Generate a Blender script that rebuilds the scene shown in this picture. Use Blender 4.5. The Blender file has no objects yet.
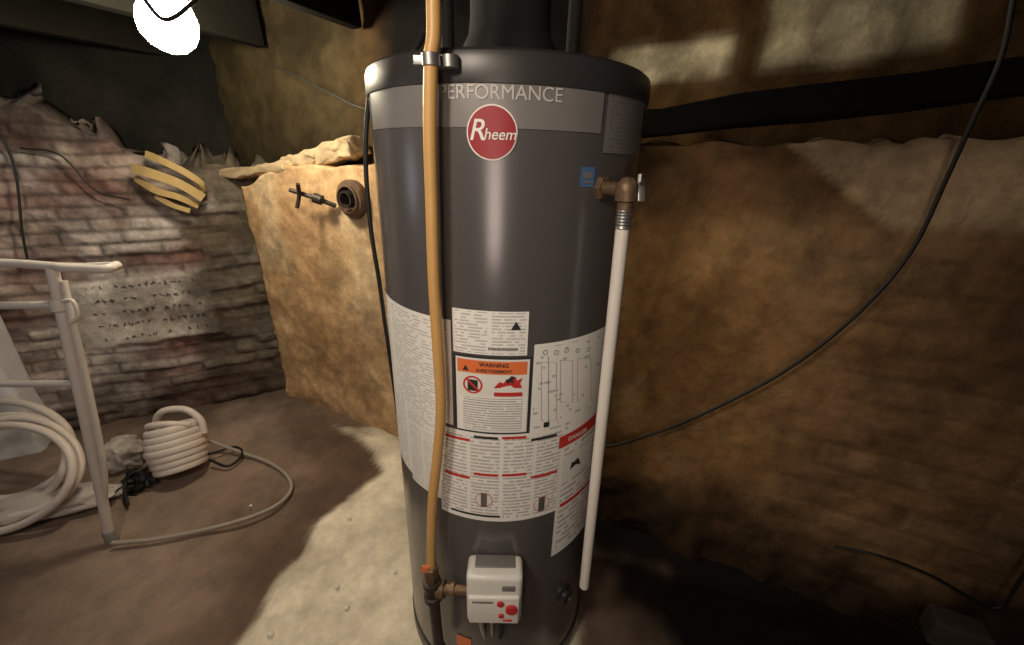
import bpy, bmesh, math, random
from mathutils import Vector, Matrix, noise
random.seed(4)
# ------------------------------------------------------------------ camera
F=400.0
CAM=Vector((0,0,1.35)); PITCH=math.radians(21.8)
C,S=math.cos(PITCH),math.sin(PITCH)
scn=bpy.context.scene
scn.view_settings.view_transform='Standard'
cd=bpy.data.cameras.new("camera"); cam=bpy.data.objects.new("camera",cd)
scn.collection.objects.link(cam); scn.camera=cam
cam.location=CAM; cam.rotation_euler=(math.pi/2-PITCH,0,0)
cd.sensor_width=36; cd.lens=36*F/1024; cd.clip_start=0.01
# survey helpers: measure where things stand on the real surfaces
def ray(px,py):
    r=(px-512)/F; u=(322.5-py)/F
    return Vector((r,C+u*S,u*C-S))
def on_floor(px,py,z=0.0):
    d=ray(px,py); return CAM+d*((z-CAM.z)/d.z)
def on_y(px,py,Y):
    d=ray(px,py); return CAM+d*(Y/d.y)
WB0=Vector((-1.403,2.18,0)); WBd=Vector((2.558,-1.29,0)).normalized(); WBn=Vector((WBd.y,-WBd.x,0))
def on_wall(px,py,off=0.0,P=WB0,N=WBn):
    d=ray(px,py); return CAM+d*(((P+N*off)-CAM).dot(N)/d.dot(N))
WL0=Vector((-3.4,1.37,0)); WLd=Vector((1,.45,0)).normalized(); WLn=Vector((WLd.y,-WLd.x,0))
def on_left(px,py,off=0.0): return on_wall(px,py,off,WL0,WLn)
def N(x,y,z=0): return noise.noise(Vector((x,y,z)))
def fbm(x,y,z=0,o=4):
    a=0;w=1;
    for i in range(o):
        a+=w*noise.noise(Vector((x,y,z+i*7.3))); x*=2;y*=2;z*=2;w*=.5
    return a
def mixc(a,b,t):
    t=max(0,min(1,t)); return tuple(a[i]*(1-t)+b[i]*t for i in range(3))
def sst(a,b,x):
    t=max(0,min(1,(x-a)/(b-a))); return t*t*(3-2*t)
# ------------------------------------------------------------------ materials
def newmat(name):
    m=bpy.data.materials.new(name); m.use_nodes=True
    nt=m.node_tree; return m,nt,nt.nodes["Principled BSDF"]
def mat(name,col,rough=.5,metal=0,var=.15,scale=20,bump=.0,coat=0):
    m,nt,b=newmat(name)
    tc=nt.nodes.new("ShaderNodeTexCoord"); no=nt.nodes.new("ShaderNodeTexNoise")
    no.inputs["Scale"].default_value=scale; no.inputs["Detail"].default_value=5
    nt.links.new(tc.outputs["Object"],no.inputs["Vector"])
    mx=nt.nodes.new("ShaderNodeMix"); mx.data_type='RGBA'
    mx.inputs["A"].default_value=(*[c*(1-var) for c in col],1)
    mx.inputs["B"].default_value=(*[min(1,c*(1+var)) for c in col],1)
    nt.links.new(no.outputs["Fac"],mx.inputs["Factor"])
    nt.links.new(mx.outputs["Result"],b.inputs["Base Color"])
    b.inputs["Roughness"].default_value=rough; b.inputs["Metallic"].default_value=metal
    b.inputs["Coat Weight"].default_value=coat
    if bump>0:
        bp=nt.nodes.new("ShaderNodeBump"); bp.inputs["Strength"].default_value=bump; bp.inputs["Distance"].default_value=.01
        nt.links.new(no.outputs["Fac"],bp.inputs["Height"]); nt.links.new(bp.outputs["Normal"],b.inputs["Normal"])
    return m
def surfmat(name,rough=.9,scale=18,bump=.6,var=.35,fine=.25):
    m,nt,b=newmat(name)
    at=nt.nodes.new("ShaderNodeVertexColor"); at.layer_name="Col"
    tc=nt.nodes.new("ShaderNodeTexCoord"); no=nt.nodes.new("ShaderNodeTexNoise")
    no.inputs["Scale"].default_value=scale; no.inputs["Detail"].default_value=10; no.inputs["Roughness"].default_value=.72
    nt.links.new(tc.outputs["Object"],no.inputs["Vector"])
    mr=nt.nodes.new("ShaderNodeMapRange"); mr.inputs[1].default_value=.3; mr.inputs[2].default_value=.7
    mr.inputs[3].default_value=1-var; mr.inputs[4].default_value=1+var
    nt.links.new(no.outputs["Fac"],mr.inputs[0])
    n2=nt.nodes.new("ShaderNodeTexNoise"); n2.inputs["Scale"].default_value=4.3; n2.inputs["Detail"].default_value=9; n2.inputs["Roughness"].default_value=.68
    nt.links.new(tc.outputs["Object"],n2.inputs["Vector"])
    m2=nt.nodes.new("ShaderNodeMapRange"); m2.inputs[1].default_value=.40; m2.inputs[2].default_value=.56
    m2.inputs[3].default_value=1-fine*1.4; m2.inputs[4].default_value=1+fine*.4
    nt.links.new(n2.outputs["Fac"],m2.inputs[0])
    mm=nt.nodes.new("ShaderNodeMath"); mm.operation='MULTIPLY'; nt.links.new(mr.outputs[0],mm.inputs[0]); nt.links.new(m2.outputs[0],mm.inputs[1])
    vm=nt.nodes.new("ShaderNodeVectorMath"); vm.operation='SCALE'
    nt.links.new(at.outputs["Color"],vm.inputs[0]); nt.links.new(mm.outputs[0],vm.inputs["Scale"])
    nt.links.new(vm.outputs[0],b.inputs["Base Color"]); b.inputs["Roughness"].default_value=rough
    b.inputs["Specular IOR Level"].default_value=.15
    bp=nt.nodes.new("ShaderNodeBump"); bp.inputs["Strength"].default_value=bump; bp.inputs["Distance"].default_value=.012
    nt.links.new(no.outputs["Fac"],bp.inputs["Height"]); nt.links.new(bp.outputs["Normal"],b.inputs["Normal"])
    return m
def math_node(nt,op,a,b=None):
    n=nt.nodes.new("ShaderNodeMath"); n.operation=op
    for i,v in enumerate((a,b)):
        if v is None: continue
        if isinstance(v,(int,float)): n.inputs[i].default_value=v
        else: nt.links.new(v,n.inputs[i])
    return n.outputs[0]
def printmat(name,base,ink,rows,cols=1,ws=14,th=.47,seed=0,amt=.6,rough=.45,lf=14):
    m,nt,b=newmat(name)
    uv=nt.nodes.new("ShaderNodeUVMap"); sp=nt.nodes.new("ShaderNodeSeparateXYZ"); nt.links.new(uv.outputs[0],sp.inputs[0])
    u,v=sp.outputs[0],sp.outputs[1]
    vr=math_node(nt,'MULTIPLY',v,rows); fr=math_node(nt,'FRACT',vr); fl=math_node(nt,'FLOOR',vr)
    rowm=math_node(nt,'MULTIPLY',math_node(nt,'GREATER_THAN',fr,.25),math_node(nt,'LESS_THAN',fr,.72))
    cx=nt.nodes.new("ShaderNodeCombineXYZ"); nt.links.new(math_node(nt,'MULTIPLY',u,ws),cx.inputs[0])
    nt.links.new(math_node(nt,'MULTIPLY',fl,3.71),cx.inputs[1]); cx.inputs[2].default_value=seed
    no=nt.nodes.new("ShaderNodeTexNoise"); no.inputs["Scale"].default_value=1; no.inputs["Detail"].default_value=2
    nt.links.new(cx.outputs[0],no.inputs["Vector"])
    w=math_node(nt,'GREATER_THAN',no.outputs["Fac"],th)
    cy=nt.nodes.new("ShaderNodeCombineXYZ"); nt.links.new(math_node(nt,'MULTIPLY',u,ws*lf),cy.inputs[0])
    nt.links.new(math_node(nt,'MULTIPLY',v,rows*5.3),cy.inputs[1])
    n2=nt.nodes.new("ShaderNodeTexNoise"); n2.inputs["Scale"].default_value=1; n2.inputs["Detail"].default_value=1
    nt.links.new(cy.outputs[0],n2.inputs["Vector"]); l=math_node(nt,'GREATER_THAN',n2.outputs["Fac"],.42)
    cu=math_node(nt,'FRACT',math_node(nt,'MULTIPLY',u,cols))
    cm=math_node(nt,'MULTIPLY',math_node(nt,'GREATER_THAN',cu,.06),math_node(nt,'LESS_THAN',cu,.94))
    vm=math_node(nt,'MULTIPLY',math_node(nt,'GREATER_THAN',v,.03),math_node(nt,'LESS_THAN',v,.97))
    f=math_node(nt,'MULTIPLY',math_node(nt,'MULTIPLY',math_node(nt,'MULTIPLY',rowm,w),math_node(nt,'MULTIPLY',cm,vm)),l)
    f=math_node(nt,'MULTIPLY',f,amt)
    mx=nt.nodes.new("ShaderNodeMix"); mx.data_type='RGBA'; mx.inputs["A"].default_value=(*base,1); mx.inputs["B"].default_value=(*ink,1)
    nt.links.new(f,mx.inputs["Factor"]); nt.links.new(mx.outputs["Result"],b.inputs["Base Color"]); b.inputs["Roughness"].default_value=rough
    return m
# ------------------------------------------------------------------ mesh helpers
def smooth(me,ang=35):
    bm=bmesh.new(); bm.from_mesh(me)
    for f in bm.faces: f.smooth=True
    for e in bm.edges:
        if len(e.link_faces)==2: e.smooth = e.calc_face_angle(0)<math.radians(ang)
    bm.to_mesh(me); bm.free()
def obj(name,verts,faces,m=None,sm=35,parent=None):
    me=bpy.data.meshes.new(name); me.from_pydata([tuple(v) for v in verts],[],faces); me.update()
    if sm: smooth(me,sm)
    o=bpy.data.objects.new(name,me); scn.collection.objects.link(o)
    if m: me.materials.append(m)
    if parent: par(o,parent)
    return o
def par(o,p):
    o.parent=p; o.matrix_parent_inverse=p.matrix_basis.inverted()
def empty(name,loc,rot=None):
    e=bpy.data.objects.new(name,None); e.empty_display_size=.1; scn.collection.objects.link(e)
    e.matrix_basis=Matrix.Translation(loc); return e
def catmull(pts,n=8):
    P=[Vector(p) for p in pts]; out=[]
    P=[P[0]*2-P[1]]+P+[P[-1]*2-P[-2]]
    for i in range(1,len(P)-2):
        for k in range(n):
            t=k/n; a,b,c,d=P[i-1],P[i],P[i+1],P[i+2]
            out.append(.5*((2*b)+(c-a)*t+(2*a-5*b+4*c-d)*t*t+(3*b-a-3*c+d)*t**3))
    out.append(P[-2]); return out
def tubegeo(pts,r,seg=12,rf=None):
    V=[];Fc=[]; n=len(pts)
    T=[(pts[min(i+1,n-1)]-pts[max(i-1,0)]).normalized() for i in range(n)]
    up=Vector((0,0,1)) if abs(T[0].z)<.9 else Vector((1,0,0))
    u=T[0].cross(up).normalized()
    for i in range(n):
        u=(u-T[i]*u.dot(T[i])).normalized(); w=T[i].cross(u)
        rr=r if rf is None else r*rf(i/(n-1),i)
        for k in range(seg):
            a=2*math.pi*k/seg; V.append(pts[i]+(u*math.cos(a)+w*math.sin(a))*rr)
    for i in range(n-1):
        for k in range(seg):
            a=i*seg+k;b=i*seg+(k+1)%seg; Fc.append((a,b,b+seg,a+seg))
    Fc.append(tuple(range(seg))[::-1]); Fc.append(tuple((n-1)*seg+k for k in range(seg)))
    return V,Fc
def tube(name,pts,r,m,parent=None,n=8,seg=12,straight=False,rf=None):
    P=[Vector(p) for p in pts]
    if not straight: P=catmull(P,n)
    V,Fc=tubegeo(P,r,seg,rf); return obj(name,V,Fc,m,50,parent)
def lathe(name,prof,m,M=Matrix(),seg=32,parent=None,ang=35):
    V=[];Fc=[]
    for (r,z) in prof:
        for k in range(seg):
            a=2*math.pi*k/seg; V.append(M@Vector((r*math.cos(a),r*math.sin(a),z)))
    for i in range(len(prof)-1):
        for k in range(seg):
            a=i*seg+k;b=i*seg+(k+1)%seg; Fc.append((a,b,b+seg,a+seg))
    if prof[0][0]>1e-4: Fc.append(tuple(range(seg))[::-1])
    if prof[-1][0]>1e-4: Fc.append(tuple((len(prof)-1)*seg+k for k in range(seg)))
    return obj(name,V,Fc,m,ang,parent)
def axisM(p,d):
    d=Vector(d).normalized(); return Matrix.Translation(p)@d.to_track_quat('Z','Y').to_matrix().to_4x4()
def box(name,dims,M,m,bev=.005,parent=None,rough=0,cuts=0,seg=3,fr=9):
    bm=bmesh.new(); bmesh.ops.create_cube(bm,size=1)
    for v in bm.verts: v.co=Vector((v.co.x*dims[0],v.co.y*dims[1],v.co.z*dims[2]))
    if bev: bmesh.ops.bevel(bm,geom=bm.edges[:],offset=bev,segments=seg,profile=.5,affect='EDGES')
    if cuts: 
        bmesh.ops.subdivide_edges(bm,edges=bm.edges[:],cuts=cuts,use_grid_fill=True)
    if rough:
        for v in bm.verts:
            p=v.co*fr+Vector((dims[0]*31,dims[1]*17,3)); v.co+=noise.noise_vector(p)*rough+noise.noise_vector(p*3)*rough*.4
    bmesh.ops.transform(bm,matrix=M,verts=bm.verts)
    me=bpy.data.meshes.new(name); bm.to_mesh(me); bm.free(); smooth(me,40)
    o=bpy.data.objects.new(name,me); scn.collection.objects.link(o); me.materials.append(m)
    if parent: par(o,parent)
    return o
def blob(name,center,rad,m,rough=.3,seed=0,sub=4,parent=None,rot=0,fr=1.5):
    bm=bmesh.new(); bmesh.ops.create_icosphere(bm,subdivisions=sub,radius=1)
    R=Matrix.Rotation(rot,3,'Z')
    for v in bm.verts:
        d=v.co.normalized(); k=1+rough*fbm(d.x*fr+seed,d.y*fr,d.z*fr,3)
        v.co=R@Vector((d.x*rad[0]*k,d.y*rad[1]*k,d.z*rad[2]*k))+Vector(center)
    me=bpy.data.meshes.new(name); bm.to_mesh(me); bm.free(); smooth(me,50)
    o=bpy.data.objects.new(name,me); scn.collection.objects.link(o); me.materials.append(m)
    if parent: par(o,parent)
    return o
def wallgrid(name,P0,d,L,zb,zt,res,disp,col,m,thick=.2):
    n=Vector((d.y,-d.x,0)); nx=int(L/res); nz=int((max(zt(0),zt(L/2),zt(L))-zb)/res)
    V=[];Cc=[];Fc=[]
    for i in range(nx+1):
        s=L*i/nx
        for j in range(nz+1):
            z=zb+(zt(s)-zb)*j/nz
            V.append(P0+d*s+n*disp(s,z)+Vector((0,0,z))); Cc.append(col(s,z))
    for i in range(nx):
        for j in range(nz):
            a=i*(nz+1)+j; Fc.append((a,a+nz+1,a+nz+2,a+1))
    o=obj(name,V,Fc,m,0)
    me=o.data; ca=me.color_attributes.new("Col",'FLOAT_COLOR','POINT')
    for i,c in enumerate(Cc): ca.data[i].color=(*c,1)
    for p in me.polygons: p.use_smooth=True
    if thick:
        md=o.modifiers.new("solid",'SOLIDIFY'); md.thickness=thick; md.offset=-1
    return o
# ------------------------------------------------------------------ walls
M_wall=surfmat("plaster_wall",scale=20,bump=.6,var=.28,fine=.22)
M_brick=surfmat("painted_brick",scale=24,bump=.7,var=.32,fine=.28)
M_floor=surfmat("dirt_floor",scale=13,bump=.40,var=.18,fine=.13)
def brickpat(s,z,bw=.21,bh=.072,wv=1):
    s2=s+.02*N(s*5,z*5,1)+.05*N(s*1.1,z*1.1,4); z2=z+wv*(.012*N(s*4,z*4,2)+.03*N(s*.9,z*.9,9))
    r=math.floor(z2/bh); fz=z2/bh-r; ss=s2/bw+.5*(r%2)+.17*math.sin(r*7.1); b=math.floor(ss); fs=ss-b
    e=min(min(fz,1-fz)*bh, min(fs,1-fs)*bw)
    h=sst(.002,.013,e); rnd=noise.cell(Vector((b+.5,r+.5,3.5)))
    return h,rnd
def ltop(s):
    X=WL0.x+WLd.x*s
    k=sst(-2.45,-1.55,X)
    return 1.66*(1-k)+1.33*k+.03*N(s*9,1)+.03*N(s*3,5)
sg0=(on_left(62,306)-WL0).dot(WLd); sg1=(on_left(216,306)-WL0).dot(WLd); sz0=on_left(150,342).z; sz1=on_left(150,274).z
def signm(s,z):   # smooth rendered, white-washed area of the wall
    s+=.03*N(s*7,z*7,8); z+=.02*N(s*8,z*8,2)
    return sst(sg0-.01,sg0+.03,s)*(1-sst(sg1-.03,sg1+.01,s))*sst(sz0-.01,sz0+.015,z)*(1-sst(sz1-.015,sz1+.01,z))
def ldisp(s,z):
    h,r=brickpat(s,z,.25,.058); e=sst(.1,.45,fbm(s*1.9,z*2.6,33)+.1); g=signm(s,z)
    d=.012*h*(1-.6*e)+.014*h*(r-.5)+.007*fbm(s*15,z*15,3)-.018*e
    return d*(1-g)+.018*g+.02*fbm(s*3,z*3,2)
def lcol(s,z):
    h,r=brickpat(s,z,.25,.058); X=WL0.x+WLd.x*s
    white=(.58,.51,.48); br=(.21,.125,.11); dk=(.05,.034,.03)
    w=.72+.35*r+1.4*fbm(s*2.0,z*4.5,6)
    c=mixc(br,white,w*.85)
    e=sst(.1,.45,fbm(s*1.9,z*2.6,33)+.1); c=mixc(c,mixc((.21,.11,.09),(.35,.25,.20),r),e*.6)
    c=mixc(mixc(dk,c,.4),c,h)
    c=mixc(c,mixc((.42,.36,.33),(.68,.62,.58),.6+.7*fbm(s*6,z*6,4)),signm(s,z))
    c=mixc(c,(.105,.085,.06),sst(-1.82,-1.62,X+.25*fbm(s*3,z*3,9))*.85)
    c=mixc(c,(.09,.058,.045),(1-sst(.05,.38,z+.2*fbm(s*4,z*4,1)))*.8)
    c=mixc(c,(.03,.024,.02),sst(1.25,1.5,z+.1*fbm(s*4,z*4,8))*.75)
    return c
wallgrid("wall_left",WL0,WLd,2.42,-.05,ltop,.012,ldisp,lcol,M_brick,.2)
V=[];Fc=[]
for row in range(5):
    s=sg0+.10+random.uniform(0,.06); zr_=sz1-.045-row*(sz1-sz0-.06)/4.6
    while s<sg1-.07:
        if random.random()<.2: s+=.03; continue
        hgt=random.uniform(.016,.026); n=random.randint(3,5); P=[]
        for k in range(n):
            a=s+random.uniform(0,.022); b=zr_+random.uniform(-.5,.5)*hgt
            P.append(WL0+WLd*a+WLn*(ldisp(a,b)+.004)+Vector((0,0,b)))
        v,f=tubegeo(P,.0022,5); o_=len(V); V+=v; Fc+=[tuple(i+o_ for i in q) for q in f]; s+=.029
obj("wall_lettering",V,Fc,mat("faded_paint_ink",(.09,.06,.06),.8),0)
def btop(s):
    X=WB0.x+WBd.x*s
    base=1.235+.10*sst(-1.4,-1.05,X)+.06*sst(-.3,.4,X)
    return base+.02*N(s*8,2)
def bdisp(s,z):
    X=WB0.x+WBd.x*s
    bm_=sst(.65,1.1,X+.3*fbm(s*2,z*2,3)); h,r=brickpat(s,z,.26,.080,.6)
    low=(1-sst(.0,.28,z))*(.015+.035*sst(-.8,-.2,X))*(1+fbm(s*5,z*5,2))
    return .018*fbm(s*1.5,z*1.5,12,2)+.006*fbm(s*10,z*10,3)+.004*h*bm_+low
def bcol(s,z):
    X=WB0.x+WBd.x*s
    t=.5+.8*fbm(s*1.6,z*1.6,21)
    rt=sst(-.2,.3,X)
    c=mixc(mixc((.50,.30,.15),(.27,.145,.055),rt),mixc((.68,.46,.26),(.37,.21,.088),rt),t)
    c=mixc(c,mixc((.72,.55,.35),(.40,.26,.13),rt),sst(.15,.6,fbm(s*3,z*3,5))*.6)
    c=mixc(c,mixc((.36,.22,.12),(.11,.062,.03),rt),sst(.15,.6,fbm(s*2.5,z*2.5,15))*.5)
    bm_=sst(.65,1.1,X+.3*fbm(s*2,z*2,3)); h,r=brickpat(s,z,.26,.080,.6)
    c=mixc(c,mixc((.24,.15,.09),(.30,.205,.13),r),bm_*.5); c=mixc(c,(.11,.068,.038),bm_*(1-h)*.4)
    pp=sst(.0,.03,(X-.70)-(1.40-z)*1.0+.03*N(s*12,z*12))*sst(.0,.04,z-1.17-.04*N(s*6,3)-.05*(X-.75))
    c=mixc(c,(.52,.38,.24),pp*.9)
    c=mixc(c,(.018,.010,.006),(1-sst(.05,.40,z+.15*fbm(s*3,z*3,1)))*sst(-.5,0.1,X)*.94)  # black shadow along the right wall's foot, painted into the colour
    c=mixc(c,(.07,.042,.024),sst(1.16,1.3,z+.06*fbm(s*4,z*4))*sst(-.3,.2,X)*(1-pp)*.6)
    return c
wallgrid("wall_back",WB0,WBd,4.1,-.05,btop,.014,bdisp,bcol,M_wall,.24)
UP0=WB0-WBn*.20+WBd*(-.6)
def ucol(s,z):
    X=UP0.x+WBd.x*s
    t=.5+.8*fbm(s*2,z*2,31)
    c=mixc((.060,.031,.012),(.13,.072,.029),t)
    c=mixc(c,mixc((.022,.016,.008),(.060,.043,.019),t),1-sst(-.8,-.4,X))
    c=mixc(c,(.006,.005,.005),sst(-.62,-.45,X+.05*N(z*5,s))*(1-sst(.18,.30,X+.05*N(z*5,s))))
    for (a,b,z0,z1) in ((.32,.66,1.575,1.70),(.70,1.08,1.60,1.80)):  # patches of light on the upper wall, painted in as pale colour
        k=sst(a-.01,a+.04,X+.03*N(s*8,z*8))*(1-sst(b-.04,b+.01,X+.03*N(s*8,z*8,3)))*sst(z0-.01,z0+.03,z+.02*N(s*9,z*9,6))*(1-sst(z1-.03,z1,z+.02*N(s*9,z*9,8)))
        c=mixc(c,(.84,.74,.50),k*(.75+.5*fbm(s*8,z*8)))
    return c
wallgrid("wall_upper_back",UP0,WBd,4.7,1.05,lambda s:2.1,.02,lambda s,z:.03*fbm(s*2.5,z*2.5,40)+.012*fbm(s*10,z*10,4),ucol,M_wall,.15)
UL0=WL0-WLn*.28
wallgrid("wall_upper_left",UL0,WLd,2.6,1.1,lambda s:2.1,.025,lambda s,z:.04*fbm(s*2.5,z*2.5,44),
   lambda s,z:mixc((.006,.006,.005),(.018,.017,.014),.5+fbm(s*3,z*3)),M_wall,.15)
M_pier=mat("whitewash",(.68,.68,.72),.85,var=.25,scale=9,bump=.5)
pc=on_left(-72,300,.08)
box("wall_pier",(.30,.18,2.05),Matrix.Translation((pc.x,pc.y,1.0))@Matrix.Rotation(math.atan(.45),4,'Z'),M_pier,.02,rough=.015,cuts=7)
# ------------------------------------------------------------------ floor
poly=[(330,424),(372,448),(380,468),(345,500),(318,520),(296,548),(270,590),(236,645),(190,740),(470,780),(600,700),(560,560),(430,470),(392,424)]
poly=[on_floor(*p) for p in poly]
def segd(x,y):
    ins=False; dm=9; n=len(poly)
    for i in range(n):
        a=poly[i];b=poly[(i+1)%n]
        if (a.y>y)!=(b.y>y) and x<(b.x-a.x)*(y-a.y)/(b.y-a.y)+a.x: ins=not ins
        dx,dy=b.x-a.x,b.y-a.y; t=max(0,min(1,((x-a.x)*dx+(y-a.y)*dy)/(dx*dx+dy*dy)))
        dm=min(dm,math.hypot(x-a.x-dx*t,y-a.y-dy*t))
    return dm if ins else -dm
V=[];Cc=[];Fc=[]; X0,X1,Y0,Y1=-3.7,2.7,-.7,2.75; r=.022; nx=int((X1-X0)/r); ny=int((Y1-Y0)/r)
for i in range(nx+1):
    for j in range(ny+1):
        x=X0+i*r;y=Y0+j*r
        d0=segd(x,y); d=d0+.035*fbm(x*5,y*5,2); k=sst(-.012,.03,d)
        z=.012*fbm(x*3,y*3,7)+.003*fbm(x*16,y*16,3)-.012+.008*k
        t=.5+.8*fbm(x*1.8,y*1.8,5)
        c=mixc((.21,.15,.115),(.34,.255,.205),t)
        c=mixc(c,(.13,.082,.058),(1-sst(.05,.42,-d0+.15*fbm(x*3,y*3,9)))*.85)  # dark band beside the slab: damp, with the shadow edge painted in
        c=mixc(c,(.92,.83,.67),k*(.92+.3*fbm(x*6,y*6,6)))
        c=mixc(c,(.010,.007,.005),sst(.26,.54,x+.14*fbm(x*4,y*4,1)+.25*sst(1.0,1.3,y)))  # dark soil right of the heater, with the tank's shade painted in
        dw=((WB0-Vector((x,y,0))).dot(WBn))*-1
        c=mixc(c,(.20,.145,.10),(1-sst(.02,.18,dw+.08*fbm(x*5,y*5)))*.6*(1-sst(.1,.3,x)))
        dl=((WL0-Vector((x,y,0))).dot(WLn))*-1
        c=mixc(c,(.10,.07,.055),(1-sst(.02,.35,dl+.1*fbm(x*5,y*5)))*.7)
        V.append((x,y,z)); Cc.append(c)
for i in range(nx):
    for j in range(ny):
        a=i*(ny+1)+j; Fc.append((a,a+ny+1,a+ny+2,a+1))
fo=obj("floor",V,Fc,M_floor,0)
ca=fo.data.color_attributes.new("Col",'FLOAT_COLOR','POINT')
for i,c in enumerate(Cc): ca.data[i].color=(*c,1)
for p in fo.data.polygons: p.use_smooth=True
# ------------------------------------------------------------------ ceiling + joists
M_wood=mat("old_joist_wood",(.008,.007,.005),.9,var=.5,scale=12,bump=.5)
M_black=mat("black_timber",(.004,.0035,.003),.95,var=.4,scale=15,bump=.4)
M_black.node_tree.nodes["Principled BSDF"].inputs["Specular IOR Level"].default_value=.15
M_wood.node_tree.nodes["Principled BSDF"].inputs["Specular IOR Level"].default_value=.15
box("ceiling",(6.2,4.6,.04),Matrix.Translation((-.3,1.0,2.08)),mat("ceiling_boards",(.012,.010,.008),.9,bump=.4),.0)
jr=math.atan2(WBd.y,WBd.x)
je=empty("ceiling_joists",(0,1.2,1.95))
for i in range(7):
    s=-.45+i*.62
    p=WB0+WBd*s+WBn*1.2
    box("joist_%d"%(i+1),(.055,2.7,.20),Matrix.Translation((p.x,p.y,1.955))@Matrix.Rotation(jr,4,'Z'),M_wood,.006,je,rough=.004,cuts=5)
a=WB0+WBd*1.72+WBn*.03; b=WB0+WBd*3.9+WBn*.06
a=Vector((a.x,a.y,1.425)); b=Vector((b.x,b.y,1.60))
mid=(a+b)/2; dr=(b-a); L=dr.length
R3=Matrix.Rotation(math.atan2(dr.y,dr.x),4,'Z')@Matrix.Rotation(-math.asin(dr.z/L),4,'Y')
box("sill_beam",(L,.10,.070),Matrix.Translation(mid)@R3,M_black,.008,rough=.014,cuts=12,fr=6)
# ------------------------------------------------------------------ water heater
TR=.265; TX=-.052; TY=.905; LEAN=math.radians(1.75)
MT=Matrix.Translation((TX,TY,0))@Matrix.Rotation(LEAN,4,'Y'); MTi=MT.inverted()
def tank_hit(px,py,rad=TR):
    o=MTi@CAM; d=MTi.to_3x3()@ray(px,py)
    A=d.x**2+d.y**2;B=2*(o.x*d.x+o.y*d.y);Cq=o.x**2+o.y**2-rad*rad
    D=max(0,B*B-4*A*Cq); t=(-B-math.sqrt(D))/(2*A); p=o+d*t
    return math.atan2(p.x,-p.y),p.z
def cyl(phi,z,r=TR): return MT@Vector((r*math.sin(phi),-r*math.cos(phi),z))
WH=empty("water_heater",(TX,TY,0))
M_tank,nt,bb=newmat("grey_enamel")
bb.inputs["Base Color"].default_value=(.150,.140,.142,1); bb.inputs["Roughness"].default_value=.33; bb.inputs["Metallic"].default_value=.4
tcn=nt.nodes.new("ShaderNodeTexCoord")
no=nt.nodes.new("ShaderNodeTexNoise"); no.inputs["Scale"].default_value=3; no.inputs["Detail"].default_value=4
nt.links.new(tcn.outputs["Object"],no.inputs["Vector"])
mr=nt.nodes.new("ShaderNodeMapRange"); mr.inputs[3].default_value=.16; mr.inputs[4].default_value=.30
nt.links.new(no.outputs["Fac"],mr.inputs[0]); nt.links.new(mr.outputs[0],bb.inputs["Roughness"])
M_cap=mat("cap_enamel",(.045,.042,.042),.38,.2,var=.1,scale=5)
lathe("tank_body",[(.250,.012),(.258,.014),(.262,.03),(.262,.06),(.265,.064)]+[(.265,.064+i*.12) for i in range(1,12)]+[(.265,1.46)],M_tank,MT,128,WH)
lathe("top_cap",[(.2655,1.452),(.2680,1.453),(.2690,1.458),(.2690,1.484),(.2665,1.492),(.260,1.497),(.24,1.499),(.0,1.507)],M_cap,MT,128,WH)
lathe("base_ring",[(.2655,.03),(.2685,.032),(.2685,.075),(.2655,.078)],M_cap,MT,128,WH)
M_galv=mat("galvanised_steel",(.36,.36,.36),.4,.8,scale=30)
M_dark=mat("dark_steel",(.006,.0055,.0055),.8,.0)
lathe("flue_collar",[(.055,1.50),(.10,1.505),(.10,1.53),(.078,1.57),(.075,1.60),(.075,2.06)],M_dark,MT@Matrix.Translation((.0,0,0)),32,WH)
for nme,x in (("cold_inlet_pipe",-.13),("hot_outlet_pipe",.13)):
    lathe(nme,[(.020,1.50),(.020,1.53),(.014,1.532),(.014,2.06)],M_dark,MT@Matrix.Translation((x,.08,0)),20,WH)
def patch(name,p0,p1,z0,z1,m,off=.0012,skew=0):
    n=max(2,int(abs(p1-p0)/.06)); k=3
    V=[];Fc=[];U=[]
    for i in range(n+1):
        for j in range(k+1):
            u=i/n;v=j/k; V.append(cyl(p0+(p1-p0)*u,z0+(z1-z0)*v+skew*u,TR+off)); U.append((u,v))
    for i in range(n):
        for j in range(k):
            a=i*(k+1)+j; Fc.append((a,a+k+1,a+k+2,a+1))
    o=obj(name,V,Fc,m,0,WH); uv=o.data.uv_layers.new(name="UVMap")
    for l in o.data.loops: uv.data[l.index].uv=U[l.vertex_index]
    for p in o.data.polygons: p.use_smooth=True
    return o
def pbox(name,x0,y0,x1,y1,m,off=.0012,p0=None,p1=None,skew=0):
    ym=(y0+y1)/2; xm=(x0+x1)/2
    a=tank_hit(x0,ym)[0] if p0 is None else p0; b=tank_hit(x1,ym)[0] if p1 is None else p1
    return patch(name,a,b,tank_hit(xm,y1)[1],tank_hit(xm,y0)[1],m,off,skew)
def disc(name,px,py,rad,m,off=.002,rin=0,sx=1):
    ph,z=tank_hit(px,py); V=[];Fc=[]; rings=6; seg=40
    for i in range(rings+1):
        rr=rin+(rad-rin)*i/rings
        for k in range(seg):
            a=2*math.pi*k/seg; V.append(cyl(ph+rr*sx*math.cos(a)/TR,z+rr*math.sin(a),TR+off))
    for i in range(rings):
        for k in range(seg):
            a=i*seg+k;b=i*seg+(k+1)%seg; Fc.append((a,a+seg,b+seg,b))
    return obj(name,V,Fc,m,0,WH)
def shape(name,px,py,pts,m,off=.0022):
    ph,z=tank_hit(px,py); return obj(name,[cyl(ph+x/TR,z+y,TR+off) for x,y in pts],[tuple(range(len(pts)))],m,0,WH)
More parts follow.
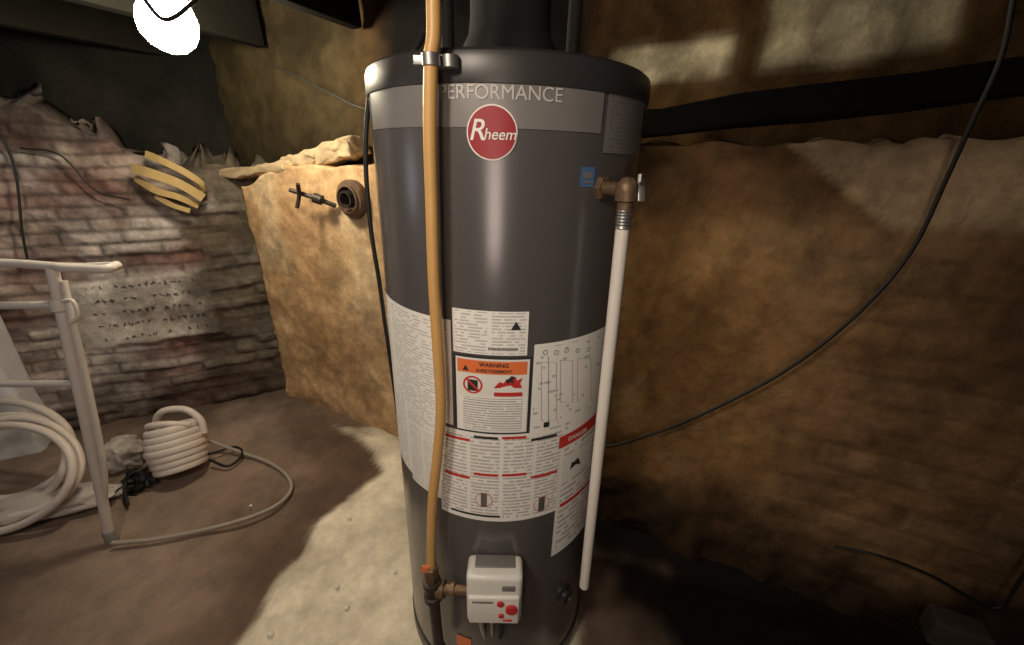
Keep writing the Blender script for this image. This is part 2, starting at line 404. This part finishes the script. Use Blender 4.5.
def text(name,s,size,m,off=.0024,shear=0,bold=0,ph=None,z=None,at=None):
    if at: ph,z=tank_hit(*at)
    cu=bpy.data.curves.new(name,'FONT'); cu.body=s; cu.size=size; cu.align_x='CENTER'; cu.align_y='CENTER'; cu.shear=shear; cu.offset=bold
    to=bpy.data.objects.new(name,cu); scn.collection.objects.link(to)
    bpy.context.view_layer.update(); dg=bpy.context.evaluated_depsgraph_get()
    me=bpy.data.meshes.new_from_object(to.evaluated_get(dg)); bpy.data.objects.remove(to)
    for v in me.vertices: v.co=cyl(ph+v.co.x/TR,z+v.co.y,TR+off)
    o=bpy.data.objects.new(name,me); scn.collection.objects.link(o); me.materials.clear(); me.materials.append(m); par(o,WH); return o
M_red=mat("label_red",(.34,.012,.022),.35,var=.05); M_white=mat("label_white",(.84,.82,.78),.4,var=.04)
M_blk=mat("print_black",(.03,.03,.03),.5,var=.05); M_org=mat("label_orange",(.85,.20,.06),.45,var=.05)
M_red2=mat("print_red",(.60,.04,.03),.45,var=.05); M_blue=mat("sticker_blue",(.08,.17,.35),.4,var=.05)
M_band=mat("band_grey",(.25,.235,.23),.30,.2,var=.06); M_txt=mat("band_text",(.55,.52,.50),.4,var=.03)
M_gl=printmat("grey_label",(.22,.21,.20),(.10,.10,.10),14,1,10)
z1=tank_hit(500,78)[1]; z0=tank_hit(500,128)[1]
patch("name_band",math.radians(-62),tank_hit(603,105)[0],z0,z1,M_band)
text("band_text_performance","PERFORMANCE",.026,M_txt,at=(500,93),bold=0)
disc("badge_rim",492,133,.0370,M_white,.0022); disc("badge_face",492,133,.0350,M_red,.0030)
text("badge_lettering","R",.040,M_white,.0040,.25,.0002,at=(477,131))
text("badge_lettering_2","heem",.0210,M_white,.0044,.2,.0001,at=(500,135))
pbox("rating_label",605,96,641,154,M_gl,p1=tank_hit(605,120)[0]+.50)
pbox("energy_sticker",580,167,594,187,M_blue); pbox("energy_sticker_mark",583,172,591,178,M_gl,.0018); pbox("energy_sticker_line",583,181,591,183,M_gl,.0018)
WHT=(.92,.90,.86); INK=(.10,.09,.09)
PA=printmat("print_dense",WHT,INK,34,2,22,.46,1,.45); PB=printmat("print_rating",WHT,INK,14,2,9,.45,2,.55,lf=20)
PC=printmat("print_warning",WHT,INK,14,1,10,.38,3,.7,lf=18); PD=printmat("print_diagram",WHT,INK,20,3,8,.60,4)
PE=printmat("print_block",WHT,(.16,.10,.09),26,4,26,.42,5); PF=printmat("print_danger",WHT,(.2,.08,.07),22,1,7,.45,6,lf=18)
pbox("instruction_label_side",390,313,452,412,PA,p0=math.radians(-100))
pbox("instruction_label_side_lower",405,405,441,482,PA,p0=math.radians(-72))
pbox("rating_plate_label",453,311,528,355,PB)
pbox("barcode",486,346,520,352,printmat("barcode_print",WHT,(.02,.02,.02),1,1,60,.3,9,.9,lf=3),.0018)
shape("certification_mark",516,326,[(-.009,-.007),(.009,-.007),(0,.009)],M_blk)
pbox("warning_label_border",455,357,530,434,M_blk,.0014)
pbox("warning_label",457,359,528,432,M_white,.0019)
pbox("warning_header",458,361,527,374,M_org,.0024)
text("warning_word","WARNING",.011,M_blk,.003,bold=.0003,at=(494,365))
text("warning_word_2","AVERTISSEMENT",.009,M_blk,.003,bold=.0002,at=(494,371))
shape("warning_triangle",466,367,[(-.006,-.005),(.006,-.005),(0,.006)],M_blk,.003)
pbox("warning_text",460,397,526,431,PC,.0024)
disc("prohibition_ring",473,384,.0185,M_red2,.0026,.0150)
shape("prohibition_bar",473,384,[(-.013,.010),(-.010,.013),(.013,-.010),(.010,-.013)],M_red2,.0030)
pbox("gas_can_icon",468,379,478,390,M_blk,.0024)
shape("flame_icon",508,383,[(-.026,-.010),(.026,-.010),(.022,.0),(.026,.012),(.016,.006),(.014,.014),(.004,.004),(-.002,.010),(-.008,.001),(-.016,.003)],M_red2,.0028)
shape("running_figure_icon",510,381,[(-.004,-.004),(.001,.0),(.008,-.005),(.005,.003),(.009,.010),(.002,.012),(-.003,.006),(-.009,.003)],M_blk,.0032)
pbox("flame_caption",494,392,522,396,M_red2,.0026)
pbox("diagram_label",532,340,604,434,PD,skew=.004)
M_ln=mat("diagram_grey",(.25,.25,.25),.5,var=.05)
def line(name,pts,w=.0012,m=M_ln):
    ps=[cyl(tank_hit(*p)[0],tank_hit(*p)[1],TR+.0014) for p in pts]
    V,Fc=tubegeo(ps,w,6); return obj(name,V,Fc,m,0,WH)
line("diagram_line_1",[(548,356),(548,392),(548,425)],.0007)
for i,(x0,y0,x1,y1) in enumerate(((541,362,556,420),(560,360,572,402),(577,358,590,400))):
    line("diagram_box_%d"%(i+1),[(x0,y0),(x1,y0),(x1,y1),(x0,y1),(x0,y0)],.0005)
for i,(x,y) in enumerate(((545,352),(556,352),(566,350),(577,350),(588,349))): disc("diagram_dot_%d"%i,x,y,.005,M_ln,.002,.0035)
shape("diagram_block",546,424,[(-.006,-.006),(.006,-.006),(.006,.006),(-.006,.006)],M_blk)
zt=tank_hit(500,434)[1]; zb_=tank_hit(500,521)[1]
patch("instruction_label_main",tank_hit(441,480)[0],tank_hit(560,480)[0],zb_,zt,PE,.0016)
patch("instruction_label_lower_left",math.radians(-48),tank_hit(441,480)[0],zb_+.03,zt-.03,PA,.0014)
for i,(x0,x1) in enumerate(((446,470),(474,498),(502,526),(531,556))):
    pbox("strip_top_%d"%i,x0,436,x1,438.5,M_red2 if i%2==0 else M_blk,.0022)
    pbox("strip_mid_%d"%i,x0,473,x1,475.5,M_red2,.0022)
pbox("strip_low",452,513,500,515,M_blk,.0022)
for i,(x,y) in enumerate(((484,499),(541,503))):
    disc("picto_%d"%i,x,y,.018,M_white,.0022); disc("picto_ring_%d"%i,x,y,.018,M_red2,.0026,.0168)
    pbox("picto_tank_%d"%i,x-3,y-7,x+3,y+7,M_galv,.0026)
pbox("danger_label",557,430,593,538,PF,.0022,skew=.012)
pbox("danger_header",559,430,592,441,M_red2,.0028,skew=.012)
text("danger_word","DANGER",.014,M_white,.0034,bold=.0004,ph=tank_hit(577,436)[0],z=tank_hit(577,436)[1]+.006)
pbox("danger_block",563,450,588,476,M_white,.0026,skew=.01); shape("danger_figure",575,462,[(-.018,-.01),(0,-.004),(.016,-.012),(.010,.004),(.004,.012),(-.006,.006),(-.014,.008)],M_blk,.003)
pbox("danger_mid",560,493,592,496,M_red2,.0028,skew=.01)
shape("burner_label",464,641,[(-.02,-.02),(.02,-.02),(.02,.02),(-.02,.02)],M_org)
# gas control valve
M_val=mat("valve_plastic",(.88,.85,.79),.35,var=.04); M_vg=mat("valve_grey",(.22,.21,.20),.4,var=.1)
M_btn=mat("valve_red",(.60,.03,.03),.3,var=.05)
vc=on_y(495,600,.615)
RV=MT.to_3x3().to_4x4()
VM=Matrix.Translation((vc.x,.615,.458))@RV
box("gas_valve_body",(.122,.060,.150),VM,M_val,.012,WH,seg=4)
box("gas_valve_face",(.112,.012,.085),VM@Matrix.Translation((0,-.030,-.022)),M_val,.005,WH,seg=4)
box("gas_valve_top_plate",(.088,.030,.006),VM@Matrix.Translation((0,.008,.075)),M_vg,.002,WH)
box("gas_valve_neck",(.07,.05,.09),VM@Matrix.Translation((0,.045,-.0)),M_vg,.006,WH)
def vcyl(name,x,z,r,h,m): lathe(name,[(r,0),(r,h*.8),(r*.85,h),(0,h)],m,VM@Matrix.Translation((x,-.035,z))@Matrix.Rotation(math.pi/2,4,'X'),24,WH)
vcyl("valve_knob",.038,-.012,.013,.008,M_btn); vcyl("valve_button",.014,.004,.008,.005,M_btn); vcyl("valve_button_2",.016,-.034,.006,.005,M_btn)
box("valve_window",(.028,.004,.014),VM@Matrix.Translation((.030,-.031,.045)),M_vg,.001,WH)
box("valve_line",(.045,.003,.004),VM@Matrix.Translation((-.025,-.0365,.008)),M_vg,.0005,WH)
box("valve_line_2",(.020,.003,.005),VM@Matrix.Translation((.03,-.0365,-.050)),M_btn,.0005,WH)
for i,dx in enumerate((-.03,-.005,.02)):
    tube("pilot_tube_%d"%(i+1),[VM@Vector((dx,0,-.07)),VM@Vector((dx,.005,-.13)),VM@Vector((dx*.8,.03,-.22)),VM@Vector((dx*.6,.05,-.30))],.006 if i!=1 else .004,M_galv if i!=2 else M_dark,WH)
ph,z=tank_hit(562,592); p=cyl(ph,z); nrm=(cyl(ph,z,TR+.1)-p).normalized()
lathe("drain_valve",[(.024,0),(.024,.006),(.014,.010),(.014,.014),(.019,.016),(.019,.022),(.013,.024),(.012,.018),(.0,.018)],M_cap,axisM(p-nrm*.002,nrm),24,WH)
# relief valve
M_brass=mat("aged_brass",(.20,.13,.08),.5,.5,var=.35,scale=60,bump=.2)
ptop=on_y(625,206,.655); pbot=on_y(584,586,.655)
ax=(ptop-pbot).normalized()
rv=ptop+ax*.024; phr,zr=math.atan2((MTi@rv).x,-(MTi@rv).y),(MTi@rv).z
tp=cyl(phr,zr,TR-.005); nr=(rv-tp).normalized()
lathe("relief_valve_nipple",[(.011,0),(.011,(rv-tp).length)],M_brass,axisM(tp,nr),20,WH)
lathe("relief_valve_flange",[(.020,0),(.020,.009),(.016,.012)],M_brass,axisM(tp,nr),6,WH,ang=20)
lathe("relief_valve_body",[(.012,-.036),(.013,-.018),(.017,-.016),(.018,.0),(.017,.008),(.012,.014),(.009,.018),(0,.020)],M_brass,axisM(rv,ax),24,WH)
box("relief_valve_lever",(.004,.012,.036),axisM(rv+Vector((.021,-.006,.0)),ax)@Matrix.Rotation(.4,4,'Y'),M_galv,.002,WH)
box("relief_valve_tag",(.010,.003,.012),axisM(rv+Vector((.014,-.013,.018)),ax),M_white,.001,WH)
DP=empty("discharge_pipe",pbot)
M_pvc=mat("white_pvc",(.84,.79,.72),.35,var=.06,scale=8)
L=(ptop-pbot).length
lathe("pipe",[(.0085,0),(.0112,.001),(.0112,L-.03),(.0112,L-.03)],M_pvc,axisM(pbot,ax),24,DP)
lathe("threaded_adapter",[(.0125,L-.035),(.0135,L-.034)]+[(.0118+.0012*(k%2),L-.030+.0025*k) for k in range(10)]+[(.0115,L-.004)],M_galv,axisM(pbot,ax),24,DP)
# gas line
GY=.626
GP=[(434,-95),(433,-20),(431,60),(430,130),(432,210),(434,280),(438,350),(441,410),(437,460),(432,510),(431,575)]
M_yel=mat("yellow_gas_tube",(.64,.37,.13),.4,var=.12,scale=14)
M_blackpipe=mat("black_iron",(.05,.038,.03),.5,.4,scale=50,bump=.2)
gp=[on_y(x,y,GY) for x,y in GP]; gp[0]=Vector((gp[0].x,GY+.0,2.0))
GL=empty("gas_line",gp[-1])
tube("gas_tube",gp,.0100,M_yel,GL,n=10,seg=16)
e=gp[-1]
lathe("flare_nut",[(.013,.03),(.018,.028),(.018,0),(.015,-.012),(.013,-.02)],M_brass,Matrix.Translation(e),6,GL,ang=20)
lathe("tee_fitting",[(.014,-.015),(.021,-.017),(.021,-.028),(.017,-.03),(.017,-.06),(.021,-.062),(.021,-.075),(.013,-.077),(.013,-.26),(.018,-.262),(.018,-.30),(0,-.302)],M_blackpipe,Matrix.Translation(e),24,GL)
t0=e+Vector((0,0,-.045)); t1=Vector((vc.x-.058,.615,t0.z+.012))
lathe("tee_branch",[(.019,0.012),(.019,.03),(.012,.031),(.012,.045),(.016,.046),(.016,.055),(.011,.056),(.011,(t1-t0).length+.004)],M_brass,axisM(t0,t1-t0),20,GL)
box("gas_tag",(.016,.004,.020),Matrix.Translation(e+Vector((-.008,-.012,.035)))@Matrix.Rotation(.3,4,'Y'),M_org,.001,GL)
for i,(x,y) in enumerate(((431,60),(450,62))):
    p=on_y(x,y,.626 if i==0 else .640)
    lathe("strap_clamp_%d"%(i+1),[(.0108,-.008),(.0125,-.007),(.0125,.007),(.0108,.008)],M_galv,Matrix.Translation(p),20,GL)
box("strap_plate",(.062,.004,.012),Matrix.Translation(on_y(436,60,.640)),M_galv,.001,GL)
M_rub=mat("black_rubber",(.010,.009,.009),.55,var=.1)
tube("power_cable",[on_y(470,40,.95)+Vector((0,0,.16)),on_y(420,42,.80),on_y(392,60,.80),on_y(374,78,.82),on_y(367,120,.83),on_y(366,170,.83),on_y(371,230,.83),on_y(379,280,.83),on_y(386,330,.84),on_y(396,400,.86),on_y(405,470,.90)],.0045,M_rub)
# ------------------------------------------------------------------ cable on right wall
cp=[(1022,-60,.12),(1013,0,.12),(1000,60,.12),(972,122,.10),(945,182,.07),(915,245,.06),(878,293,.06),(830,338,.06),(780,374,.06),(730,401,.06),(680,424,.06),(640,438,.06),(611,446,.06),(560,452,.06)]
tube("extension_cable",[on_wall(*c) for c in cp],.0048,M_rub)
tube("floor_cable",[on_wall(835,546,.08),on_wall(880,556,.09),on_wall(930,575,.09),on_wall(975,600,.09),on_wall(1000,607,.09),on_wall(1020,580,.08),on_wall(1060,520,.07)],.004,M_rub)
# ------------------------------------------------------------------ bulb and wires
bp=CAM+ray(168,22)*1.25
LB=empty("light_bulb",bp)
M_em,nt,b=newmat("bulb_glow"); b.inputs["Base Color"].default_value=(.8,.8,.8,1)
b.inputs["Emission Color"].default_value=(1,.88,.64,1); b.inputs["Emission Strength"].default_value=150
lathe("bulb_glass",[(.0,-.085),(.03,-.08),(.058,-.062),(.075,-.03),(.078,0),(.070,.035),(.048,.065),(.030,.085),(.024,.105)],M_em,Matrix.Translation(bp)@Matrix.Rotation(.5,4,'Y'),32,LB,ang=60)
lathe("lamp_socket",[(.026,.10),(.034,.105),(.034,.15),(.025,.165),(.012,.17),(.012,.20),(.06,.205),(.06,.225)],M_dark,Matrix.Translation(bp)@Matrix.Rotation(.35,4,'Y'),24,LB)
tube("lamp_cord",[bp+Vector((-.02,-.02,.19)),bp+Vector((-.01,-.13,.10)),bp+Vector((.03,-.12,.03)),bp+Vector((.06,-.10,-.02)),bp+Vector((.10,-.05,.02)),bp+Vector((.14,0,.10)),bp+Vector((.22,0,.31))],.006,M_rub,LB)
tube("wall_wire",[on_wall(265,62,-.05),on_wall(300,78,-.05),on_wall(335,96,-.05),on_wall(362,108,-.05),on_wall(420,120,-.08)],.004,M_rub)
M_gry=mat("grey_metal",(.02,.02,.021),.7,.1,var=.2)
q=CAM+ray(90,12)*1.5
tube("duct_elbow",[q+Vector((-.9,-.35,.12)),q+Vector((-.45,-.15,.12)),q+Vector((-.12,0,.10)),q+Vector((.0,.10,.14)),q+Vector((.02,.15,.34))],.06,M_gry,seg=24)
# ------------------------------------------------------------------ ledge stones, stub pipe, valve handle
M_stone=mat("pale_stone",(.40,.30,.18),.9,var=.5,scale=14,bump=.8)
def ledge(name,x0,y0,x1,y1,off,h,dp,rz=0):
    a=on_wall(x0,y0,off); b=on_wall(x1,y1,off); m_=(a+b)/2; L=(b-a).length; d=(b-a)
    box(name,(L,dp,h),Matrix.Translation(m_)@Matrix.Rotation(math.atan2(d.y,d.x),4,'Z')@Matrix.Rotation(-math.asin(d.z/L),4,'Y'),M_stone,.010,rough=.018,cuts=11,fr=18)
ledge("ledge_stone",228,176,300,165,-.07,.045,.16); ledge("ledge_stone",290,164,322,158,-.06,.055,.10); ledge("ledge_stone",318,160,358,146,-.08,.075,.12)
M_rust=mat("rusty_iron",(.13,.075,.045),.85,.1,var=.5,scale=40,bump=.6)
pw=on_wall(352,199,.02)
DS=empty("drain_pipe_stub",pw)
lathe("flange",[(.050,-.03),(.078,-.02),(.080,.010),(.072,.020),(.060,.022),(.058,.030),(.052,.032),(.050,-.02),(0,-.022)],M_rust,axisM(pw,WBn),32,DS)
lathe("inner_pipe",[(.035,-.02),(.035,.04),(.028,.04),(.027,-.01),(0,-.01)],M_blackpipe,axisM(pw,WBn),24,DS)
VH=empty("shutoff_valve",on_wall(300,196,.08))
tube("stem",[on_wall(336,206,.02),on_wall(315,198,.07),on_wall(290,190,.10)],.010,M_blackpipe,VH,straight=True)
tube("handle",[on_wall(298,184,.11),on_wall(299,196,.10),on_wall(297,208,.11)],.009,M_blackpipe,VH)
lathe("bonnet",[(.012,-.02),(.022,-.018),(.022,.018),(.012,.02)],M_blackpipe,axisM(on_wall(318,199,.065),on_wall(336,206,.02)-on_wall(290,190,.10)),12,VH)
M_ystrap=mat("yellow_webbing",(.42,.29,.12),.7,var=.2,scale=30,bump=.3)
SB=empty("folded_strap_bundle",on_left(170,180,.08))
def strap(name,pts,w,off):
    P=catmull([on_left(x,y,off+o) for x,y,o in pts],8); V=[];Fc=[]
    for i,p in enumerate(P):
        T=(P[min(i+1,len(P)-1)]-P[max(i-1,0)]).normalized(); up=(Vector((0,0,1))-T*T.z).normalized(); nn=T.cross(up)
        for (a,b) in ((-1,-1),(1,-1),(1,1),(-1,1)): V.append(p+up*w/2*a+nn*.006*b)
    for i in range(len(P)-1):
        for k in range(4):
            a=i*4+k;b=i*4+(k+1)%4; Fc.append((a,b,b+4,a+4))
    Fc.append((3,2,1,0)); n=len(V); Fc.append((n-4,n-3,n-2,n-1))
    obj(name,V,Fc,M_ystrap,50,SB)
strap("strap_1",[(146,154,0),(165,162,.03),(188,174,.03),(203,186,0),(200,193,-.03)],.030,.07)
strap("strap_2",[(132,168,0),(150,173,.03),(180,184,.03),(203,198,0)],.042,.09)
strap("strap_3",[(136,178,0),(155,190,.04),(178,197,.04),(198,206,0)],.03,.06)
strap("strap_4",[(156,196,0),(172,205,.02),(190,211,.01)],.022,.08)
tube("wall_cord",[on_left(-5,120,.06),on_left(15,170,.05),on_left(22,230,.06),on_left(28,262,.06)],.005,M_rub)
tube("wall_cord",[on_left(20,148,.05),on_left(60,155,.06),on_left(95,190,.05),on_left(130,200,.06)],.004,M_rub)
# ------------------------------------------------------------------ white tubular frame
M_frame=mat("white_tube_paint",(.62,.56,.53),.4,.0,var=.12,scale=12)
foot=on_floor(112,540); 
WF=empty("walking_frame",foot)
top=on_y(52,268,1.25); d=top-foot
tube("leg_1",[foot+Vector((0,0,.02)),foot+d*.5,top],.016,M_frame,WF,straight=True,seg=16)
tube("leg_1_brace",[foot+d*.12+Vector((-.01,0,0)),foot+d*.3+Vector((.028,.0,0)),foot+d*.6+Vector((.034,0,0)),foot+d*.96+Vector((.028,0,0))],.010,M_frame,WF)
off=Vector((-.62,.02,0))
tube("leg_2",[foot+off+Vector((0,0,.02)),foot+off+d*.5,top+off],.016,M_frame,WF,straight=True,seg=16)
hr=on_y(104,269,1.22)
tube("hand_grip",[hr+Vector((-.004,.05,0)),hr,top+Vector((.06,-.015,.004)),top+Vector((0,0,.006)),top+Vector((-.2,.02,.012)),top+off+Vector((0,0,.012))],.014,M_frame,WF,seg=16)
tube("hand_grip_return",[hr,hr+Vector((.006,.025,.0)),hr+Vector((-.03,.055,.0)),top+Vector((.03,.05,-.005)),top+Vector((-.2,.05,.002)),top+off+Vector((0,.05,.002))],.010,M_frame,WF)
for i,(f,r_) in enumerate(((.885,.013),(.62,.012))):
    tube("cross_bar_%d"%(i+1),[foot+d*f,foot+d*f+off*.5+Vector((0,0,-.006)),foot+d*f+off],r_,M_frame,WF)
lathe("clamp",[(.02,-.02),(.024,-.018),(.024,.018),(.02,.02)],M_frame,axisM(foot+d*.885,d),20,WF)
tube("hook",[foot+d*.90+Vector((.02,-.01,0)),foot+d*.90+Vector((.055,-.01,.0)),foot+d*.86+Vector((.058,-.01,-.01)),foot+d*.84+Vector((.03,-.01,-.01))],.006,M_frame,WF)
for nme,o in (("foot_1",Vector()),("foot_2",off)): lathe(nme,[(.015,0),(.020,.0),(.019,.045),(.016,.05)],M_vg,Matrix.Translation(foot+o-Vector((0,0,.004))),20,WF)
# ------------------------------------------------------------------ hoses
M_hose=mat("white_hose",(.68,.60,.55),.4,var=.12,scale=10); M_hose2=mat("grey_hose",(.36,.31,.27),.5,var=.15)
c0=on_floor(30,508)
HC=empty("hose_coil",c0)
pts=[]
for i in range(4*12+1):
    a=2*math.pi*i/12+math.pi; k=i/48
    rr=.28+.045*math.sin(k*9)
    p=Vector((rr*math.cos(a)-.04,.10*math.sin(a)+(.20*k-.13),.185+(.16+.02*math.sin(k*15))*math.sin(a)))
    pts.append(c0+p+Vector((.10*math.sin(k*5)-.05,.07,.01)))
tube("coil_loops",pts,.0150,M_hose,HC,n=5,seg=12)
c1=on_floor(170,482)+Vector((0,.09,0))
HR=empty("hose_roll",c1)
T=Matrix.Translation(c1+Vector((0,0,.125)))@Matrix.Rotation(math.radians(-20),4,'X')@Matrix.Rotation(math.radians(-12),4,'Y')
prof=[]
for k in range(7):
    for a in range(-70,71,20):
        a_=math.radians(a); prof.append((.098+.014*(1-abs(k-3)/3)+.005*math.cos(a_),-.088+.029*k+.014*math.sin(a_)))
prof+= [(.092,.106),(.078,.10),(.074,.0),(.072,-.09),(.0,-.09)]
lathe("roll_body",[(.07,-.104)]+prof,M_hose,T,48,HR,ang=60)
tube("roll_loop",[T@Vector((-.10,.04,.07)),T@Vector((-.085,.02,.135)),T@Vector((-.02,.0,.175)),T@Vector((.06,.02,.16)),T@Vector((.11,.03,.10)),T@Vector((.115,.03,.03))],.015,M_hose,HR)
tube("roll_loop_2",[T@Vector((-.10,.02,.10)),T@Vector((-.05,-.06,.125)),T@Vector((.04,-.07,.12)),T@Vector((.10,-.02,.09))],.014,M_hose,HR)
M_bag=mat("white_plastic_bag",(.46,.41,.38),.5,var=.2,scale=12,bump=.4)
b1=on_floor(112,476); blob("plastic_bag",b1+Vector((0,.08,.06)),(.08,.07,.085),M_bag,.35,3,fr=2.0)
b2=on_floor(42,522); blob("cloth_bundle",b2+Vector((0,.06,.045)),(.22,.08,.05),M_bag,.3,9,rot=.3,fr=1.6)
b3=on_floor(133,492); blob("black_plastic_scrap",b3+Vector((0,.04,.03)),(.055,.04,.045),M_rub,.5,5,fr=2.0)
tube("black_cord_tangle",[on_floor(128,505,.012),on_floor(125,485,.05),on_floor(140,470,.08),on_floor(205,455,.03),on_floor(235,447,.02),on_floor(242,455,.015),on_floor(228,466,.015),on_floor(210,460,.03)],.006,M_rub)
hp=[(188,432,.14),(215,443,.05),(240,452,.014),(270,463,.010),(288,477,.010),(290,492,.010),(272,508,.010),(235,522,.010),(190,533,.010),(150,540,.010),(112,543,.010)]
tube("garden_hose",[on_floor(x,y,z) for x,y,z in hp],.0080,M_hose2,n=10)
p=on_wall(955,632,.12); 
box("junction_box",(.12,.07,.09),Matrix.Translation(p)@Matrix.Rotation(jr,4,'Z'),mat("dusty_box",(.06,.05,.04),.8),.01)
for i in range(9):
    x=random.uniform(250,400);y=random.uniform(500,640)
    p=on_floor(x,y); s=random.uniform(.004,.008)
    if i<6: blob("pebble",p+Vector((0,0,s*.5)),(s*1.4,s,s*.8),M_white,.4,i,sub=2)
# ------------------------------------------------------------------ lights
def point(name,loc,e,col,rad):
    l=bpy.data.lights.new(name,'POINT'); l.energy=e; l.color=col; l.shadow_soft_size=rad
    o=bpy.data.objects.new(name,l); o.location=loc; scn.collection.objects.link(o); return o
l=bpy.data.lights.new("added_spot",'SPOT'); l.energy=34; l.color=(1,.86,.69); l.shadow_soft_size=.10; l.spot_size=math.radians(140); l.spot_blend=.75  # unseen spot, added to light heater and slab and dim the right wall
o=bpy.data.objects.new("added_spot",l); o.location=(-.48,-.18,1.88); o.rotation_euler=Vector((-.40,1.4,-1.4)).to_track_quat('-Z','Y').to_euler(); scn.collection.objects.link(o)
point("fill_point",(-.2,-.5,1.85),5,(1,.84,.66),.15)  # unseen point fill added behind the camera
l=bpy.data.lights.new("streak_fill",'AREA'); l.shape='RECTANGLE'; l.size=.25; l.size_y=.6; l.energy=3; l.color=(1,.84,.72)  # unseen area fill, added for the vertical highlight on the tank
o=bpy.data.objects.new("streak_fill",l); o.location=(-.22,-.65,1.2); o.rotation_euler=(math.radians(86),0,math.radians(-6)); scn.collection.objects.link(o)
point("cool_fill",(-2.75,.35,1.3),4,(.80,.89,1),.25)  # unseen cool fill added to brighten the left wall and pier
w=bpy.data.worlds.new("world"); scn.world=w; w.use_nodes=True
w.node_tree.nodes["Background"].inputs[0].default_value=(.9,.75,.6,1); w.node_tree.nodes["Background"].inputs[1].default_value=.010
